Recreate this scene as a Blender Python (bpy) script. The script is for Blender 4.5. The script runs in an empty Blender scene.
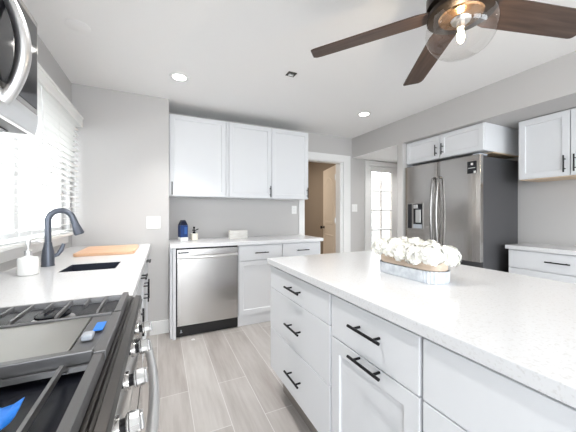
import bpy, bmesh, math, random
from mathutils import Vector, Matrix

random.seed(7)
PI = math.pi
SC = bpy.context.scene
COL = SC.collection

# ------------------------------------------------------------------ camera
H = 1.213
cam_d = bpy.data.cameras.new('camera')
cam = bpy.data.objects.new('camera', cam_d)
COL.objects.link(cam)
cam.location = (0, 0, H)
cam.rotation_euler = (math.radians(90), 0, -0.4361)
cam_d.sensor_fit = 'HORIZONTAL'
cam_d.sensor_width = 36.0
cam_d.lens = 272.1 / 576 * 36.0
cam_d.shift_y = (213.3 - 216.0) / 576
cam_d.clip_start = 0.02
SC.camera = cam

# ------------------------------------------------------------------ world + exposure
world = bpy.data.worlds.new('sky')
SC.world = world
world.use_nodes = True
bg = world.node_tree.nodes['Background']
bg.inputs['Color'].default_value = (0.90, 0.955, 1.0, 1)
bg.inputs['Strength'].default_value = 5.0
SC.view_settings.view_transform = 'Standard'
SC.view_settings.look = 'None'
SC.view_settings.gamma = 1
SC.view_settings.use_curve_mapping = False
SC.view_settings.exposure = 0.95

# ------------------------------------------------------------------ daylight at the sink window and the added openings
def portal(name, loc, rot, sx, sy):
    d = bpy.data.lights.new(name, 'AREA')
    d.shape = 'RECTANGLE'; d.size = sx; d.size_y = sy
    d.cycles.is_portal = True
    o = bpy.data.objects.new(name, d); COL.objects.link(o)
    o.location = loc; o.rotation_euler = rot
    return o
# sampling portals only: all of the daylight comes from the sky itself
portal('added_rear_portal', (1.3, -3.75, 1.3), (math.radians(90), 0, 0), 3.7, 2.0)  # guides sky light through the made-up openings behind the camera
portal('added_side_portal', (-0.80, -2.05, 1.275), (0, math.radians(-90), 0), 2.05, 2.3)  # same for the added opening in the left wall
portal('sink_window_portal', (-0.84, 2.16, 1.54), (0, math.radians(-90), 0), 0.98, 1.65)

CEIL = 2.38
XL = -0.73          # left wall
XR = 3.40           # right wall
YB = 3.43           # back wall
YJ = 3.03           # protruding part of the back wall
YF = -3.7           # wall behind the camera

# ------------------------------------------------------------------ materials
MATS = {}
def mat(name, col, rough=0.5, metal=0.0, spec=0.5, noise=None, bump=None, coat=0.0, emit=None, stretch=(1, 1, 1), trans=0.0, ior=1.45):
    if name in MATS: return MATS[name]
    m = bpy.data.materials.new(name); m.use_nodes = True
    nt = m.node_tree; n = nt.nodes; b = n['Principled BSDF']
    b.inputs['Base Color'].default_value = (*col, 1)
    b.inputs['Roughness'].default_value = rough
    b.inputs['Metallic'].default_value = metal
    b.inputs['Specular IOR Level'].default_value = spec
    b.inputs['IOR'].default_value = ior
    if coat: b.inputs['Coat Weight'].default_value = coat
    if trans: b.inputs['Transmission Weight'].default_value = trans
    if emit:
        b.inputs['Emission Color'].default_value = (*emit[0], 1)
        b.inputs['Emission Strength'].default_value = emit[1]
    if noise or bump:
        tc = n.new('ShaderNodeTexCoord'); mp = n.new('ShaderNodeMapping')
        mp.inputs['Scale'].default_value = stretch
        nt.links.new(tc.outputs['Object'], mp.inputs['Vector'])
    if noise:      # (scale, second colour, contrast lo, hi)
        tx = n.new('ShaderNodeTexNoise'); tx.inputs['Scale'].default_value = noise[0]; tx.inputs['Detail'].default_value = 4
        nt.links.new(mp.outputs['Vector'], tx.inputs['Vector'])
        rp = n.new('ShaderNodeValToRGB')
        rp.color_ramp.elements[0].position = noise[2]; rp.color_ramp.elements[0].color = (*noise[1], 1)
        rp.color_ramp.elements[1].position = noise[3]; rp.color_ramp.elements[1].color = (*col, 1)
        nt.links.new(tx.outputs['Fac'], rp.inputs['Fac']); nt.links.new(rp.outputs['Color'], b.inputs['Base Color'])
    if bump:       # (scale, strength, distance)
        tb = n.new('ShaderNodeTexNoise'); tb.inputs['Scale'].default_value = bump[0]; tb.inputs['Detail'].default_value = 2
        nt.links.new(mp.outputs['Vector'], tb.inputs['Vector'])
        bp = n.new('ShaderNodeBump'); bp.inputs['Strength'].default_value = bump[1]; bp.inputs['Distance'].default_value = bump[2]
        nt.links.new(tb.outputs['Fac'], bp.inputs['Height']); nt.links.new(bp.outputs['Normal'], b.inputs['Normal'])
    MATS[name] = m
    return m

def thin_glass(name, tint=(1, 1, 1), gloss=0.02, ior=1.45):
    m = bpy.data.materials.new(name); m.use_nodes = True
    nt = m.node_tree; n = nt.nodes; n.clear()
    out = n.new('ShaderNodeOutputMaterial'); mx = n.new('ShaderNodeMixShader')
    tr = n.new('ShaderNodeBsdfTransparent'); tr.inputs['Color'].default_value = (*tint, 1)
    gl = n.new('ShaderNodeBsdfGlossy'); gl.inputs['Roughness'].default_value = gloss
    fr = n.new('ShaderNodeFresnel'); fr.inputs['IOR'].default_value = ior
    ge = n.new('ShaderNodeNewGeometry'); inv = n.new('ShaderNodeMath'); inv.operation = 'SUBTRACT'; inv.inputs[0].default_value = 1.0
    mul = n.new('ShaderNodeMath'); mul.operation = 'MULTIPLY'
    nt.links.new(ge.outputs['Backfacing'], inv.inputs[1]); nt.links.new(inv.outputs[0], mul.inputs[0]); nt.links.new(fr.outputs['Fac'], mul.inputs[1])
    nt.links.new(mul.outputs[0], mx.inputs['Fac'])
    nt.links.new(tr.outputs['BSDF'], mx.inputs[1]); nt.links.new(gl.outputs['BSDF'], mx.inputs[2])
    nt.links.new(mx.outputs['Shader'], out.inputs['Surface'])
    return m

def floor_material():
    m = bpy.data.materials.new('plank_tile'); m.use_nodes = True
    nt = m.node_tree; n = nt.nodes; b = n['Principled BSDF']; L = nt.links.new
    tc = n.new('ShaderNodeTexCoord')
    mp = n.new('ShaderNodeMapping'); mp.inputs['Rotation'].default_value = (0, 0, PI / 2); mp.inputs['Location'].default_value = (0.35, 0.03, 0)
    L(tc.outputs['Object'], mp.inputs['Vector'])
    br = n.new('ShaderNodeTexBrick')
    br.offset = 0.35; br.offset_frequency = 2
    br.inputs['Scale'].default_value = 1.0
    br.inputs['Brick Width'].default_value = 1.2; br.inputs['Row Height'].default_value = 0.2
    br.inputs['Mortar Size'].default_value = 0.0022; br.inputs['Mortar Smooth'].default_value = 0.3
    br.inputs['Color1'].default_value = (0.0, 0, 0, 1); br.inputs['Color2'].default_value = (1, 1, 1, 1)
    br.inputs['Mortar'].default_value = (0.5, 0.5, 0.5, 1)
    L(mp.outputs['Vector'], br.inputs['Vector'])
    # grain along the planks
    m2 = n.new('ShaderNodeMapping'); m2.inputs['Scale'].default_value = (14, 1.1, 1)
    L(tc.outputs['Object'], m2.inputs['Vector'])
    ns = n.new('ShaderNodeTexNoise'); ns.inputs['Scale'].default_value = 2.2; ns.inputs['Detail'].default_value = 7; ns.inputs['Roughness'].default_value = 0.62
    L(m2.outputs['Vector'], ns.inputs['Vector'])
    m3 = n.new('ShaderNodeMapping'); m3.inputs['Scale'].default_value = (3.5, 0.9, 1)
    L(tc.outputs['Object'], m3.inputs['Vector'])
    nb = n.new('ShaderNodeTexNoise'); nb.inputs['Scale'].default_value = 1.6; nb.inputs['Detail'].default_value = 3
    L(m3.outputs['Vector'], nb.inputs['Vector'])
    rp = n.new('ShaderNodeValToRGB')
    rp.color_ramp.elements[0].position = 0.3; rp.color_ramp.elements[0].color = (0.335, 0.302, 0.282, 1)
    rp.color_ramp.elements[1].position = 0.68; rp.color_ramp.elements[1].color = (0.52, 0.50, 0.482, 1)
    ad = n.new('ShaderNodeMath'); ad.operation = 'ADD'
    mu = n.new('ShaderNodeMath'); mu.operation = 'MULTIPLY_ADD'; mu.inputs[1].default_value = 0.16; mu.inputs[2].default_value = -0.08
    L(br.outputs['Color'], mu.inputs[0])
    av = n.new('ShaderNodeMath'); av.operation = 'MULTIPLY_ADD'; av.inputs[1].default_value = 0.5
    mh = n.new('ShaderNodeMath'); mh.operation = 'MULTIPLY'; mh.inputs[1].default_value = 0.5
    L(nb.outputs['Fac'], mh.inputs[0]); L(ns.outputs['Fac'], av.inputs[0]); L(mh.outputs[0], av.inputs[2])
    L(av.outputs[0], ad.inputs[0]); L(mu.outputs[0], ad.inputs[1])
    L(ad.outputs[0], rp.inputs['Fac'])
    mx = n.new('ShaderNodeMix'); mx.data_type = 'RGBA'
    mx.inputs['B'].default_value = (0.63, 0.62, 0.61, 1)
    L(br.outputs['Fac'], mx.inputs['Factor']); L(rp.outputs['Color'], mx.inputs['A'])
    L(mx.outputs['Result'], b.inputs['Base Color'])
    b.inputs['Roughness'].default_value = 0.42
    bp = n.new('ShaderNodeBump'); bp.inputs['Strength'].default_value = 0.25; bp.inputs['Distance'].default_value = 0.002; bp.invert = True
    L(br.outputs['Fac'], bp.inputs['Height']); L(bp.outputs['Normal'], b.inputs['Normal'])
    return m

def wood_material(name, c1, c2, axis, rough=0.45, scale=3.0):
    m = bpy.data.materials.new(name); m.use_nodes = True
    nt = m.node_tree; n = nt.nodes; b = n['Principled BSDF']; L = nt.links.new
    tc = n.new('ShaderNodeTexCoord'); mp = n.new('ShaderNodeMapping')
    s = [22, 22, 22]; s[axis] = 1.6
    mp.inputs['Scale'].default_value = s
    L(tc.outputs['Object'], mp.inputs['Vector'])
    ns = n.new('ShaderNodeTexNoise'); ns.inputs['Scale'].default_value = scale; ns.inputs['Detail'].default_value = 5
    L(mp.outputs['Vector'], ns.inputs['Vector'])
    rp = n.new('ShaderNodeValToRGB')
    rp.color_ramp.elements[0].position = 0.32; rp.color_ramp.elements[0].color = (*c1, 1)
    rp.color_ramp.elements[1].position = 0.68; rp.color_ramp.elements[1].color = (*c2, 1)
    L(ns.outputs['Fac'], rp.inputs['Fac']); L(rp.outputs['Color'], b.inputs['Base Color'])
    b.inputs['Roughness'].default_value = rough
    return m

M_wall = mat('wall_paint', (0.548, 0.536, 0.529), 0.75, bump=(60, 0.05, 0.001))
M_ceil = mat('ceiling_paint', (0.91, 0.908, 0.906), 0.85, bump=(80, 0.05, 0.001))
M_soffit = M_wall
M_white = mat('cabinet_paint', (0.745, 0.757, 0.78), 0.38)
M_trim = mat('trim_paint', (0.83, 0.83, 0.825), 0.4)
M_inside = mat('cabinet_wood_edge', (0.72, 0.56, 0.40), 0.5)
M_quartz = mat('quartz', (0.735, 0.74, 0.755), 0.18, noise=(130, (0.655, 0.652, 0.655), 0.32, 0.45))
M_black = mat('black_metal', (0.018, 0.018, 0.02), 0.38, 0.6)
M_steel = mat('stainless', (0.54, 0.525, 0.515), 0.24, 1.0, bump=(260, 0.04, 0.0005), stretch=(1, 1, 0.02))
M_fridge = mat('stainless_fridge', (0.47, 0.45, 0.43), 0.2, 1.0, bump=(260, 0.04, 0.0005), stretch=(0.02, 0.02, 1))
M_steel_dark = mat('stainless_darker', (0.42, 0.40, 0.385), 0.3, 1.0, bump=(220, 0.04, 0.0005), stretch=(1, 0.02, 1))  # darker stainless tone for range body, vent filter and dispenser
M_chrome = mat('polished_steel', (0.52, 0.51, 0.50), 0.1, 1.0)
M_satin = mat('satin_steel', (0.78, 0.78, 0.78), 0.28, 1.0)
M_fhandle = mat('fridge_handle_steel', (0.36, 0.35, 0.345), 0.22, 1.0)
M_side = mat('fridge_side_grey', (0.085, 0.085, 0.09), 0.45, 0.2)
M_enamel = mat('black_enamel', (0.010, 0.011, 0.016), 0.25, spec=0.3)
M_iron = mat('cast_iron', (0.20, 0.197, 0.20), 0.33, 0.7, bump=(300, 0.15, 0.0006))
M_glassblk = mat('black_glass', (0.015, 0.015, 0.018), 0.06)
M_plastic = mat('white_plastic', (0.86, 0.86, 0.85), 0.35)
M_gun = mat('slate_finish', (0.125, 0.138, 0.17), 0.32, 0.55)
M_ceramic = mat('white_ceramic', (0.88, 0.88, 0.87), 0.22)
M_cream = mat('cream_ceramic', (0.80, 0.76, 0.66), 0.35)
M_sink = mat('black_composite', (0.022, 0.027, 0.042), 0.5, spec=0.25)
M_blind = mat('blind_vinyl', (0.90, 0.90, 0.885), 0.45)
M_board = wood_material('board_wood', (0.62, 0.36, 0.21), (0.76, 0.50, 0.33), 0, 0.5, 1.5)
M_blade = wood_material('walnut_blade', (0.045, 0.027, 0.020), (0.10, 0.062, 0.046), 0, 0.5, 2.0)
M_bronze = mat('dark_bronze', (0.05, 0.038, 0.03), 0.35, 0.8)
M_copper = mat('copper_plate', (0.80, 0.47, 0.25), 0.18, 1.0)
M_tan = mat('tan_wall_paint', (0.36, 0.29, 0.225), 0.8)
M_door = mat('beige_door_paint', (0.78, 0.67, 0.55), 0.5)
M_pane = thin_glass('window_glass')
M_globe = thin_glass('globe_glass', (0.95, 0.945, 0.94), 0.03, 1.75)
M_galv = mat('whitewashed_zinc', (0.72, 0.76, 0.80), 0.5, 0.35, noise=(30, (0.56, 0.60, 0.65), 0.35, 0.6))
M_planter_wood = wood_material('planter_wood', (0.50, 0.385, 0.29), (0.64, 0.52, 0.42), 1, 0.6, 2.5)
M_petal = mat('white_petal', (0.95, 0.945, 0.91), 0.6, noise=(40, (0.92, 0.91, 0.80), 0.3, 0.55))
M_stem = mat('green_stem', (0.22, 0.30, 0.10), 0.6)
M_blue = mat('deep_blue_print', (0.008, 0.035, 0.15), 0.35)
M_bluemid = mat('mid_blue_print', (0.03, 0.10, 0.32), 0.35)
M_navy = mat('navy_cap', (0.006, 0.01, 0.03), 0.35)
M_film = mat('blue_film', (0.02, 0.22, 0.80), 0.3)
M_grey = mat('grey_plastic', (0.42, 0.45, 0.50), 0.35)
M_signwood = wood_material('white_washed_wood', (0.70, 0.68, 0.64), (0.84, 0.83, 0.80), 0, 0.6, 2.0)
M_floor = floor_material()
M_lens = mat('lit_lens', (1, 1, 1), 0.4, emit=((1.0, 0.97, 0.92), 9.0))
M_bulb = mat('lit_filament_bulb', (1, 0.9, 0.75), 0.3, emit=((1.0, 0.80, 0.52), 26.0))
M_ground = mat('pale_concrete', (0.38, 0.375, 0.36), 0.9)
M_nb = mat('white_boards', (0.34, 0.335, 0.325), 0.8)
M_garden = mat('garden_block', (0.25, 0.245, 0.235), 0.9)
M_siding = mat('tan_stucco', (0.26, 0.205, 0.155), 0.9)

# ------------------------------------------------------------------ mesh helpers (all in world coordinates)
ORI = {}
def new(): return bmesh.new()

def box(bm, x0, x1, y0, y1, z0, z1):
    r = bmesh.ops.create_cube(bm, size=1.0)
    for v in r['verts']:
        v.co.x = x0 + (v.co.x + 0.5) * (x1 - x0)
        v.co.y = y0 + (v.co.y + 0.5) * (y1 - y0)
        v.co.z = z0 + (v.co.z + 0.5) * (z1 - z0)
    return r['verts']

def cyl(bm, p0, p1, r0, r1=None, n=24, caps=True):
    p0 = Vector(p0); p1 = Vector(p1); r1 = r0 if r1 is None else r1
    d = p1 - p0
    q = d.to_track_quat('Z', 'Y').to_matrix().to_4x4()
    r = bmesh.ops.create_cone(bm, cap_ends=caps, segments=n, radius1=r0, radius2=r1, depth=d.length)
    bmesh.ops.transform(bm, matrix=Matrix.Translation((p0 + p1) / 2) @ q, verts=r['verts'])
    return r['verts']

def tube(bm, pts, rad, n=12, cap=True):
    pts = [Vector(p) for p in pts]
    rs = rad if isinstance(rad, (list, tuple)) else [rad] * len(pts)
    rings = []
    up = None
    for i, p in enumerate(pts):
        t = (pts[min(i + 1, len(pts) - 1)] - pts[max(i - 1, 0)]).normalized()
        if up is None:
            up = Vector((0, 0, 1)) if abs(t.z) < 0.9 else Vector((1, 0, 0))
        a = (up - t * up.dot(t)).normalized(); b = t.cross(a); up = a
        rings.append([bm.verts.new(p + (a * math.cos(k * 2 * PI / n) + b * math.sin(k * 2 * PI / n)) * rs[i]) for k in range(n)])
    for A, B in zip(rings, rings[1:]):
        for k in range(n):
            bm.faces.new((A[k], A[(k + 1) % n], B[(k + 1) % n], B[k]))
    if cap:
        bm.faces.new(rings[0][::-1]); bm.faces.new(rings[-1])

def lathe(bm, c, prof, n=32, cap0=True, cap1=True):
    c = Vector(c); rings = []
    for r, z in prof:
        rings.append([bm.verts.new(c + Vector((r * math.cos(k * 2 * PI / n), r * math.sin(k * 2 * PI / n), z))) for k in range(n)])
    for A, B in zip(rings, rings[1:]):
        for k in range(n):
            bm.faces.new((A[k], A[(k + 1) % n], B[(k + 1) % n], B[k]))
    if cap0: bm.faces.new(rings[0][::-1])
    if cap1: bm.faces.new(rings[-1])

def prism(bm, poly, axis, a0, a1):
    """poly: 2-D points in the two other axes (cyclic order x,y,z without axis)"""
    def P(p, a):
        l = list(p); l.insert(axis, a); return Vector(l)
    A = [bm.verts.new(P(p, a0)) for p in poly]; B = [bm.verts.new(P(p, a1)) for p in poly]
    n = len(poly)
    bm.faces.new(A[::-1]); bm.faces.new(B)
    for k in range(n): bm.faces.new((A[k], A[(k + 1) % n], B[(k + 1) % n], B[k]))

def obj(name, bm, m, parent=None, bevel=0.0, smooth=False, seg=2, origin=None):
    bmesh.ops.recalc_face_normals(bm, faces=bm.faces)
    o_w = ORI[parent.name] if parent else (Vector(origin) if origin else Vector((0, 0, 0)))
    for v in bm.verts: v.co -= o_w
    me = bpy.data.meshes.new(name); bm.to_mesh(me); bm.free()
    me.materials.append(m)
    if smooth:
        for p in me.polygons: p.use_smooth = True
    o = bpy.data.objects.new(name, me); COL.objects.link(o)
    ORI[o.name] = o_w
    if parent: o.parent = parent
    else: o.location = o_w
    if bevel:
        md = o.modifiers.new('bevel', 'BEVEL'); md.width = bevel; md.segments = seg; md.limit_method = 'ANGLE'; md.angle_limit = math.radians(40)
    if smooth:
        md = o.modifiers.new('split', 'EDGE_SPLIT'); md.split_angle = math.radians(38)
    return o

def thing(name, label, cat, loc, group=None):
    o = bpy.data.objects.new(name, None); COL.objects.link(o)
    o.location = loc; o.empty_display_size = 0.05
    ORI[o.name] = Vector(loc)
    o['label'] = label; o['category'] = cat
    if group: o['group'] = group
    return o

def tag(o, label, cat, group=None):
    o['label'] = label; o['category'] = cat
    if group: o['group'] = group
    return o

def struct(name, bm, m, label=None, cat=None, **k):
    o = obj(name, bm, m, **k); o['kind'] = 'structure'
    if label: o['label'] = label; o['category'] = cat
    return o

def copy_tree(src, loc, label, group=None):
    r = src.copy(); COL.objects.link(r); r.location = loc; r['label'] = label
    if group: r['group'] = group
    for ch in list(src.children):
        c = ch.copy(); COL.objects.link(c); c.parent = r
        for g in list(ch.children):
            d = g.copy(); COL.objects.link(d); d.parent = c
    return r

# ---- cabinet fronts: face frame 'x-' (faces -X), 'x+' (faces +X), 'y-' (faces -Y)
def fmap(face, plane):
    if face == 'x-': return lambda s, t, n: Vector((plane - n, s, t))
    if face == 'x+': return lambda s, t, n: Vector((plane + n, s, t))
    return lambda s, t, n: Vector((s, plane - n, t))

def fbox(bm, F, s0, s1, t0, t1, n0, n1):
    a = F(s0, t0, n0); b = F(s1, t1, n1)
    return box(bm, min(a.x, b.x), max(a.x, b.x), min(a.y, b.y), max(a.y, b.y), min(a.z, b.z), max(a.z, b.z))

def shaker(F, s0, s1, t0, t1, th=0.019, fr=0.055, rec=0.009, fr_t=None):
    bm = new(); fr_t = fr_t or fr
    def ring(ds, dt, n): return [bm.verts.new(F(*p, n)) for p in ((s0 + ds, t0 + dt), (s1 - ds, t0 + dt), (s1 - ds, t1 - dt), (s0 + ds, t1 - dt))]
    B = ring(0, 0, 0.0); O = ring(0, 0, th); I = ring(fr, fr_t, th); R = ring(fr + 0.003, fr_t + 0.003, th - rec)
    bm.faces.new(B)
    for A, C in ((B, O), (O, I), (I, R)):
        for k in range(4): bm.faces.new((A[k], A[(k + 1) % 4], C[(k + 1) % 4], C[k]))
    bm.faces.new(R)
    return bm

def slab(F, s0, s1, t0, t1, th=0.019):
    bm = new(); fbox(bm, F, s0, s1, t0, t1, 0, th); return bm

def bar_pull(F, sc, tc, length, vertical, n0=0.019, out=0.032, r=0.0055, inset=0.03):
    bm = new(); h = length / 2
    if vertical:
        cyl(bm, F(sc, tc - h, n0 + out), F(sc, tc + h, n0 + out), r, n=14)
        for q in (-h + inset, h - inset): cyl(bm, F(sc, tc + q, n0), F(sc, tc + q, n0 + out), r * 0.85, n=12)
    else:
        cyl(bm, F(sc - h, tc, n0 + out), F(sc + h, tc, n0 + out), r, n=14)
        for q in (-h + inset, h - inset): cyl(bm, F(sc + q, tc, n0), F(sc + q, tc, n0 + out), r * 0.85, n=12)
    return bm

G = 0.0015
def add_drawer(root, F, s0, s1, t0, t1, pull=0.15, pc=None, **k):
    d = obj('drawer', slab(F, s0 + G, s1 - G, t0 + G, t1 - G), M_white, root, bevel=0.0022)
    if pull:
        obj('pull_handle', bar_pull(F, (s0 + s1) / 2 if pc is None else pc[0], (t0 + t1) / 2 if pc is None else pc[1], pull, False, **k), M_black, d, smooth=True)
    return d
def add_door(root, F, s0, s1, t0, t1, pull=None, fr=0.055, name='door', **k):
    d = obj(name, shaker(F, s0 + G, s1 - G, t0 + G, t1 - G, fr=fr), M_white, root, bevel=0.0018)
    if pull:      # (s, t, length, vertical)
        obj('pull_handle', bar_pull(F, *pull, **k), M_black, d, smooth=True)
    return d

# ================================================================== THE ROOM SHELL
bm = new(); box(bm, XL - 0.12, 4.3, YF - 0.12, YB + 0.12, -0.08, 0.0); box(bm, 1.0, 3.0, YB + 0.12, 6.1, -0.08, 0.0)
struct('floor', bm, M_floor)
bm = new(); box(bm, XL - 0.12, 4.3, YF - 0.12, YB + 0.12, CEIL, CEIL + 0.1); box(bm, 1.0, 3.0, YB + 0.12, 6.1, CEIL, CEIL + 0.1)
struct('ceiling', bm, M_ceil)

# left wall with the window opening (Y 1.33..2.985, Z 1.05..2.03)
WY0, WY1, WZ0, WZ1 = 1.33, 2.985, 1.05, 2.03
bm = new()
box(bm, XL - 0.12, XL, YF, -3.2, 0, CEIL); box(bm, XL - 0.12, XL, -0.9, WY0, 0, CEIL)
box(bm, XL - 0.12, XL, -3.2, -0.9, 0, 0.25); box(bm, XL - 0.12, XL, -3.2, -0.9, 2.3, CEIL)  # wide side opening out of view, added to light the island front
box(bm, XL - 0.12, XL, WY1, YB + 0.12, 0, CEIL)
box(bm, XL - 0.12, XL, WY0, WY1, 0, WZ0)
box(bm, XL - 0.12, XL, WY0, WY1, WZ1, CEIL)
struct('wall_left', bm, M_wall)
# protruding corner block of the back wall
bm = new(); box(bm, XL, 0.073, YJ, YB, 0, CEIL)
struct('wall_corner', bm, M_wall, bevel=0.004)
# back wall with doorway (1.85..2.49) and glazed door opening (3.04..3.66)
bm = new()
DZ = 1.995
box(bm, XL, 1.85, YB, YB + 0.12, 0, CEIL)
box(bm, 1.85, 2.53, YB, YB + 0.12, DZ, CEIL)
box(bm, 2.53, 3.02, YB, YB + 0.12, 0, CEIL)
box(bm, 3.02, 3.68, YB, YB + 0.12, 2.0, CEIL)
box(bm, 3.68, 4.3, YB, YB + 0.12, 0, CEIL)
struct('wall_back', bm, M_wall)
# right wall, stub beside the fridge, far wall of the passage
bm = new(); box(bm, XR, XR + 0.1, YF, 2.53, 0, CEIL)
struct('wall_right', bm, M_wall)
bm = new(); box(bm, 2.70, XR, 2.445, 2.53, 0, 2.08)
struct('wall_stub', bm, M_wall, bevel=0.003)
bm = new(); box(bm, 4.2, 4.3, 2.53, YB, 0, CEIL); box(bm, XR + 0.1, 4.3, 2.43, 2.53, 0, CEIL)
struct('wall_passage', bm, M_wall)
# soffit above the right-hand cabinets
bm = new(); box(bm, 2.70, XR, YF, YB, 2.08, CEIL); box(bm, XR, 4.2, 2.53, YB, 2.08, CEIL)
struct('trim_1', bm, M_soffit, label='grey painted soffit running along the ceiling above the fridge wall', cat='soffit')
bm = new(); box(bm, 2.704, 4.2, 2.532, YB - 0.001, 2.074, 2.0795)  # white slab standing in for bounced light on the soffit underside
struct('ceiling_passage_lightened', bm, M_ceil)
# wall behind the camera with wide openings made up to let daylight in
bm = new()
box(bm, XL, -0.55, YF - 0.12, YF, 0, CEIL); box(bm, 3.15, XR, YF - 0.12, YF, 0, CEIL)
box(bm, -0.55, 3.15, YF - 0.12, YF, 0, 0.06); box(bm, -0.55, 3.15, YF - 0.12, YF, 2.3, CEIL)
box(bm, 1.22, 1.38, YF - 0.12, YF, 0.06, 2.3)
struct('wall_front', bm, M_wall)
# room beyond the doorway (tan)
bm = new()
box(bm, 1.0, 1.1, YB + 0.12, 6.0, 0, CEIL); box(bm, 2.90, 3.0, YB + 0.12, 6.0, 0, CEIL); box(bm, 1.0, 3.0, 6.0, 6.1, 0, CEIL)
struct('wall_next_room', bm, M_tan)

# baseboards
bm = new(); box(bm, -0.105, 0.073, YJ - 0.014, YJ, 0, 0.135); box(bm, 0.073, 0.087, YJ - 0.014, YJ + 0.02, 0, 0.135)
struct('baseboard_back', bm, M_trim, bevel=0.003)
bm = new(); box(bm, 2.705, 2.95, YB - 0.014, YB, 0, 0.12)
struct('baseboard_passage', bm, M_trim, bevel=0.003)

# casing round the doorway
bm = new()
box(bm, 1.765, 1.85, YB - 0.018, YB, 0, 2.10); box(bm, 2.53, 2.66, YB - 0.018, YB, 0, 2.10); box(bm, 1.85, 2.53, YB - 0.018, YB, DZ, 2.10)
box(bm, 1.85, 1.862, YB, YB + 0.12, 0, DZ); box(bm, 2.478, 2.53, YB, YB + 0.12, 0, DZ); box(bm, 1.862, 2.518, YB, YB + 0.12, DZ - 0.012, DZ)
struct('trim_2', bm, M_trim, label='white casing around the open doorway beside the upper cabinets', cat='trim', bevel=0.003)
# casing round the glazed door
bm = new()
box(bm, 2.955, 3.03, YB - 0.016, YB, 0, 2.06); box(bm, 3.67, 3.74, YB - 0.016, YB, 0, 2.06); box(bm, 3.03, 3.67, YB - 0.016, YB, 1.985, 2.06)
struct('trim_3', bm, M_trim, label='white casing around the glazed door in the passage', cat='trim', bevel=0.003)

# open beige door into the next room: hinge at the right jamb
def door_leaf():
    w, h, t = 0.645, 1.975, 0.035
    bm = new()
    # leaf in local coords: hinge at origin, leaf along -X (rotated later), thickness along Y
    def P(s, z, n): return Vector((-s, n, z))
    # outer slab with raised frame: panels recessed on both faces, the upper one arched
    def panel(n_face, sign):
        st = 0.105
        low = [(st, 0.20), (w - st, 0.20), (w - st, 0.86), (st, 0.86)]
        top = [(st, 1.02), (w - st, 1.02), (w - st, 1.68)]
        for k in range(1, 12):
            a = k / 12; top.append((w - st - a * (w - 2 * st), 1.68 + 0.13 * math.sin(PI * a)))
        top.append((st, 1.68))
        for poly in (low, top):
            cx = sum(p[0] for p in poly) / len(poly); cz = sum(p[1] for p in poly) / len(poly)
            def ring(sc, n): return [bm.verts.new(P(cx + (p[0] - cx) * sc, cz + (p[1] - cz) * (1 - (1 - sc) * 0.6), n)) for p in poly]
            A = ring(1.0, n_face); B = ring(0.96, n_face + sign * 0.007); C = ring(0.88, n_face + sign * 0.007); D = ring(0.82, n_face + sign * 0.003)
            for U, V in ((A, B), (B, C), (C, D)):
                for k in range(len(poly)): bm.faces.new((U[k], U[(k + 1) % len(poly)], V[(k + 1) % len(poly)], V[k]))
            bm.faces.new(D)
    r = box(bm, -w, 0, 0, t, 0.008, h)
    panel(0.0, -1); panel(t, 1)
    return bm
ang = -math.radians(105)
hinge = Vector((2.486, YB + 0.136, 0))
d1 = obj('door_1', door_leaf(), M_door, bevel=0.002)
d1.location = hinge; d1.rotation_euler = (0, 0, ang); d1['kind'] = 'structure'
d1['label'] = 'beige arched two panel door standing open into the tan room'; d1['category'] = 'door'
bm = new()
lathe(bm, (0, 0, 0), [(0.026, 0), (0.026, 0.006), (0.011, 0.012), (0.011, 0.035), (0.024, 0.042), (0.028, 0.055), (0.024, 0.068), (0.010, 0.072)], n=20)
bmesh.ops.rotate(bm, verts=bm.verts, cent=(0, 0, 0), matrix=Matrix.Rotation(-PI / 2, 3, 'X'))
bmesh.ops.translate(bm, verts=bm.verts, vec=(-0.585, 0.035, 0.965))
k1 = obj('door_knob', bm, M_black, d1, smooth=True)
bm = new()
lathe(bm, (0, 0, 0), [(0.026, 0), (0.026, 0.006), (0.011, 0.012), (0.011, 0.035), (0.024, 0.042), (0.028, 0.055), (0.024, 0.068), (0.010, 0.072)], n=20)
bmesh.ops.rotate(bm, verts=bm.verts, cent=(0, 0, 0), matrix=Matrix.Rotation(PI / 2, 3, 'X'))
bmesh.ops.translate(bm, verts=bm.verts, vec=(-0.585, 0.0, 0.965))
obj('door_knob', bm, M_black, d1, smooth=True)
for z in (0.25, 1.10, 1.78):
    bm = new(); cyl(bm, (0.004, -0.006, z - 0.045), (0.004, -0.006, z + 0.045), 0.007, n=12); box(bm, 0.0005, 0.014, -0.004, 0.030, z - 0.045, z + 0.045)
    obj('hinge', bm, M_satin, d1)

# glazed door in the passage
F = fmap('y-', YB + 0.05)
d2 = thing('door_2', 'white glazed door with two columns of panes in the passage', 'door', (3.35, YB + 0.05, 0)); d2['kind'] = 'structure'
dx0, dx1, dz1 = 3.024, 3.676, 1.996
px = [3.105, 3.318, 3.328, 3.545]
rows = [1.895 - 0.318 * i for i in range(6)]
bm = new()
fbox(bm, F, dx0, px[0], 0.01, dz1, 0, 0.04); fbox(bm, F, px[3], dx1, 0.01, dz1, 0, 0.04)
fbox(bm, F, px[0], px[3], rows[0], dz1, 0, 0.04); fbox(bm, F, px[0], px[3], 0.01, rows[5], 0, 0.04)
obj('door_frame', bm, M_trim, d2, bevel=0.003)
bm = new()
fbox(bm, F, 3.312, 3.334, rows[5], rows[0], 0.006, 0.034)
for r in rows[1:5]:
    fbox(bm, F, px[0], 3.312, r - 0.011, r + 0.011, 0.006, 0.034); fbox(bm, F, 3.334, px[3], r - 0.011, r + 0.011, 0.006, 0.034)
obj('glazing_bars', bm, M_trim, d2, bevel=0.002)
bm = new(); fbox(bm, F, px[0], px[3], rows[5], rows[0], 0.018, 0.022)
obj('glass', bm, M_pane, d2)
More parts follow.
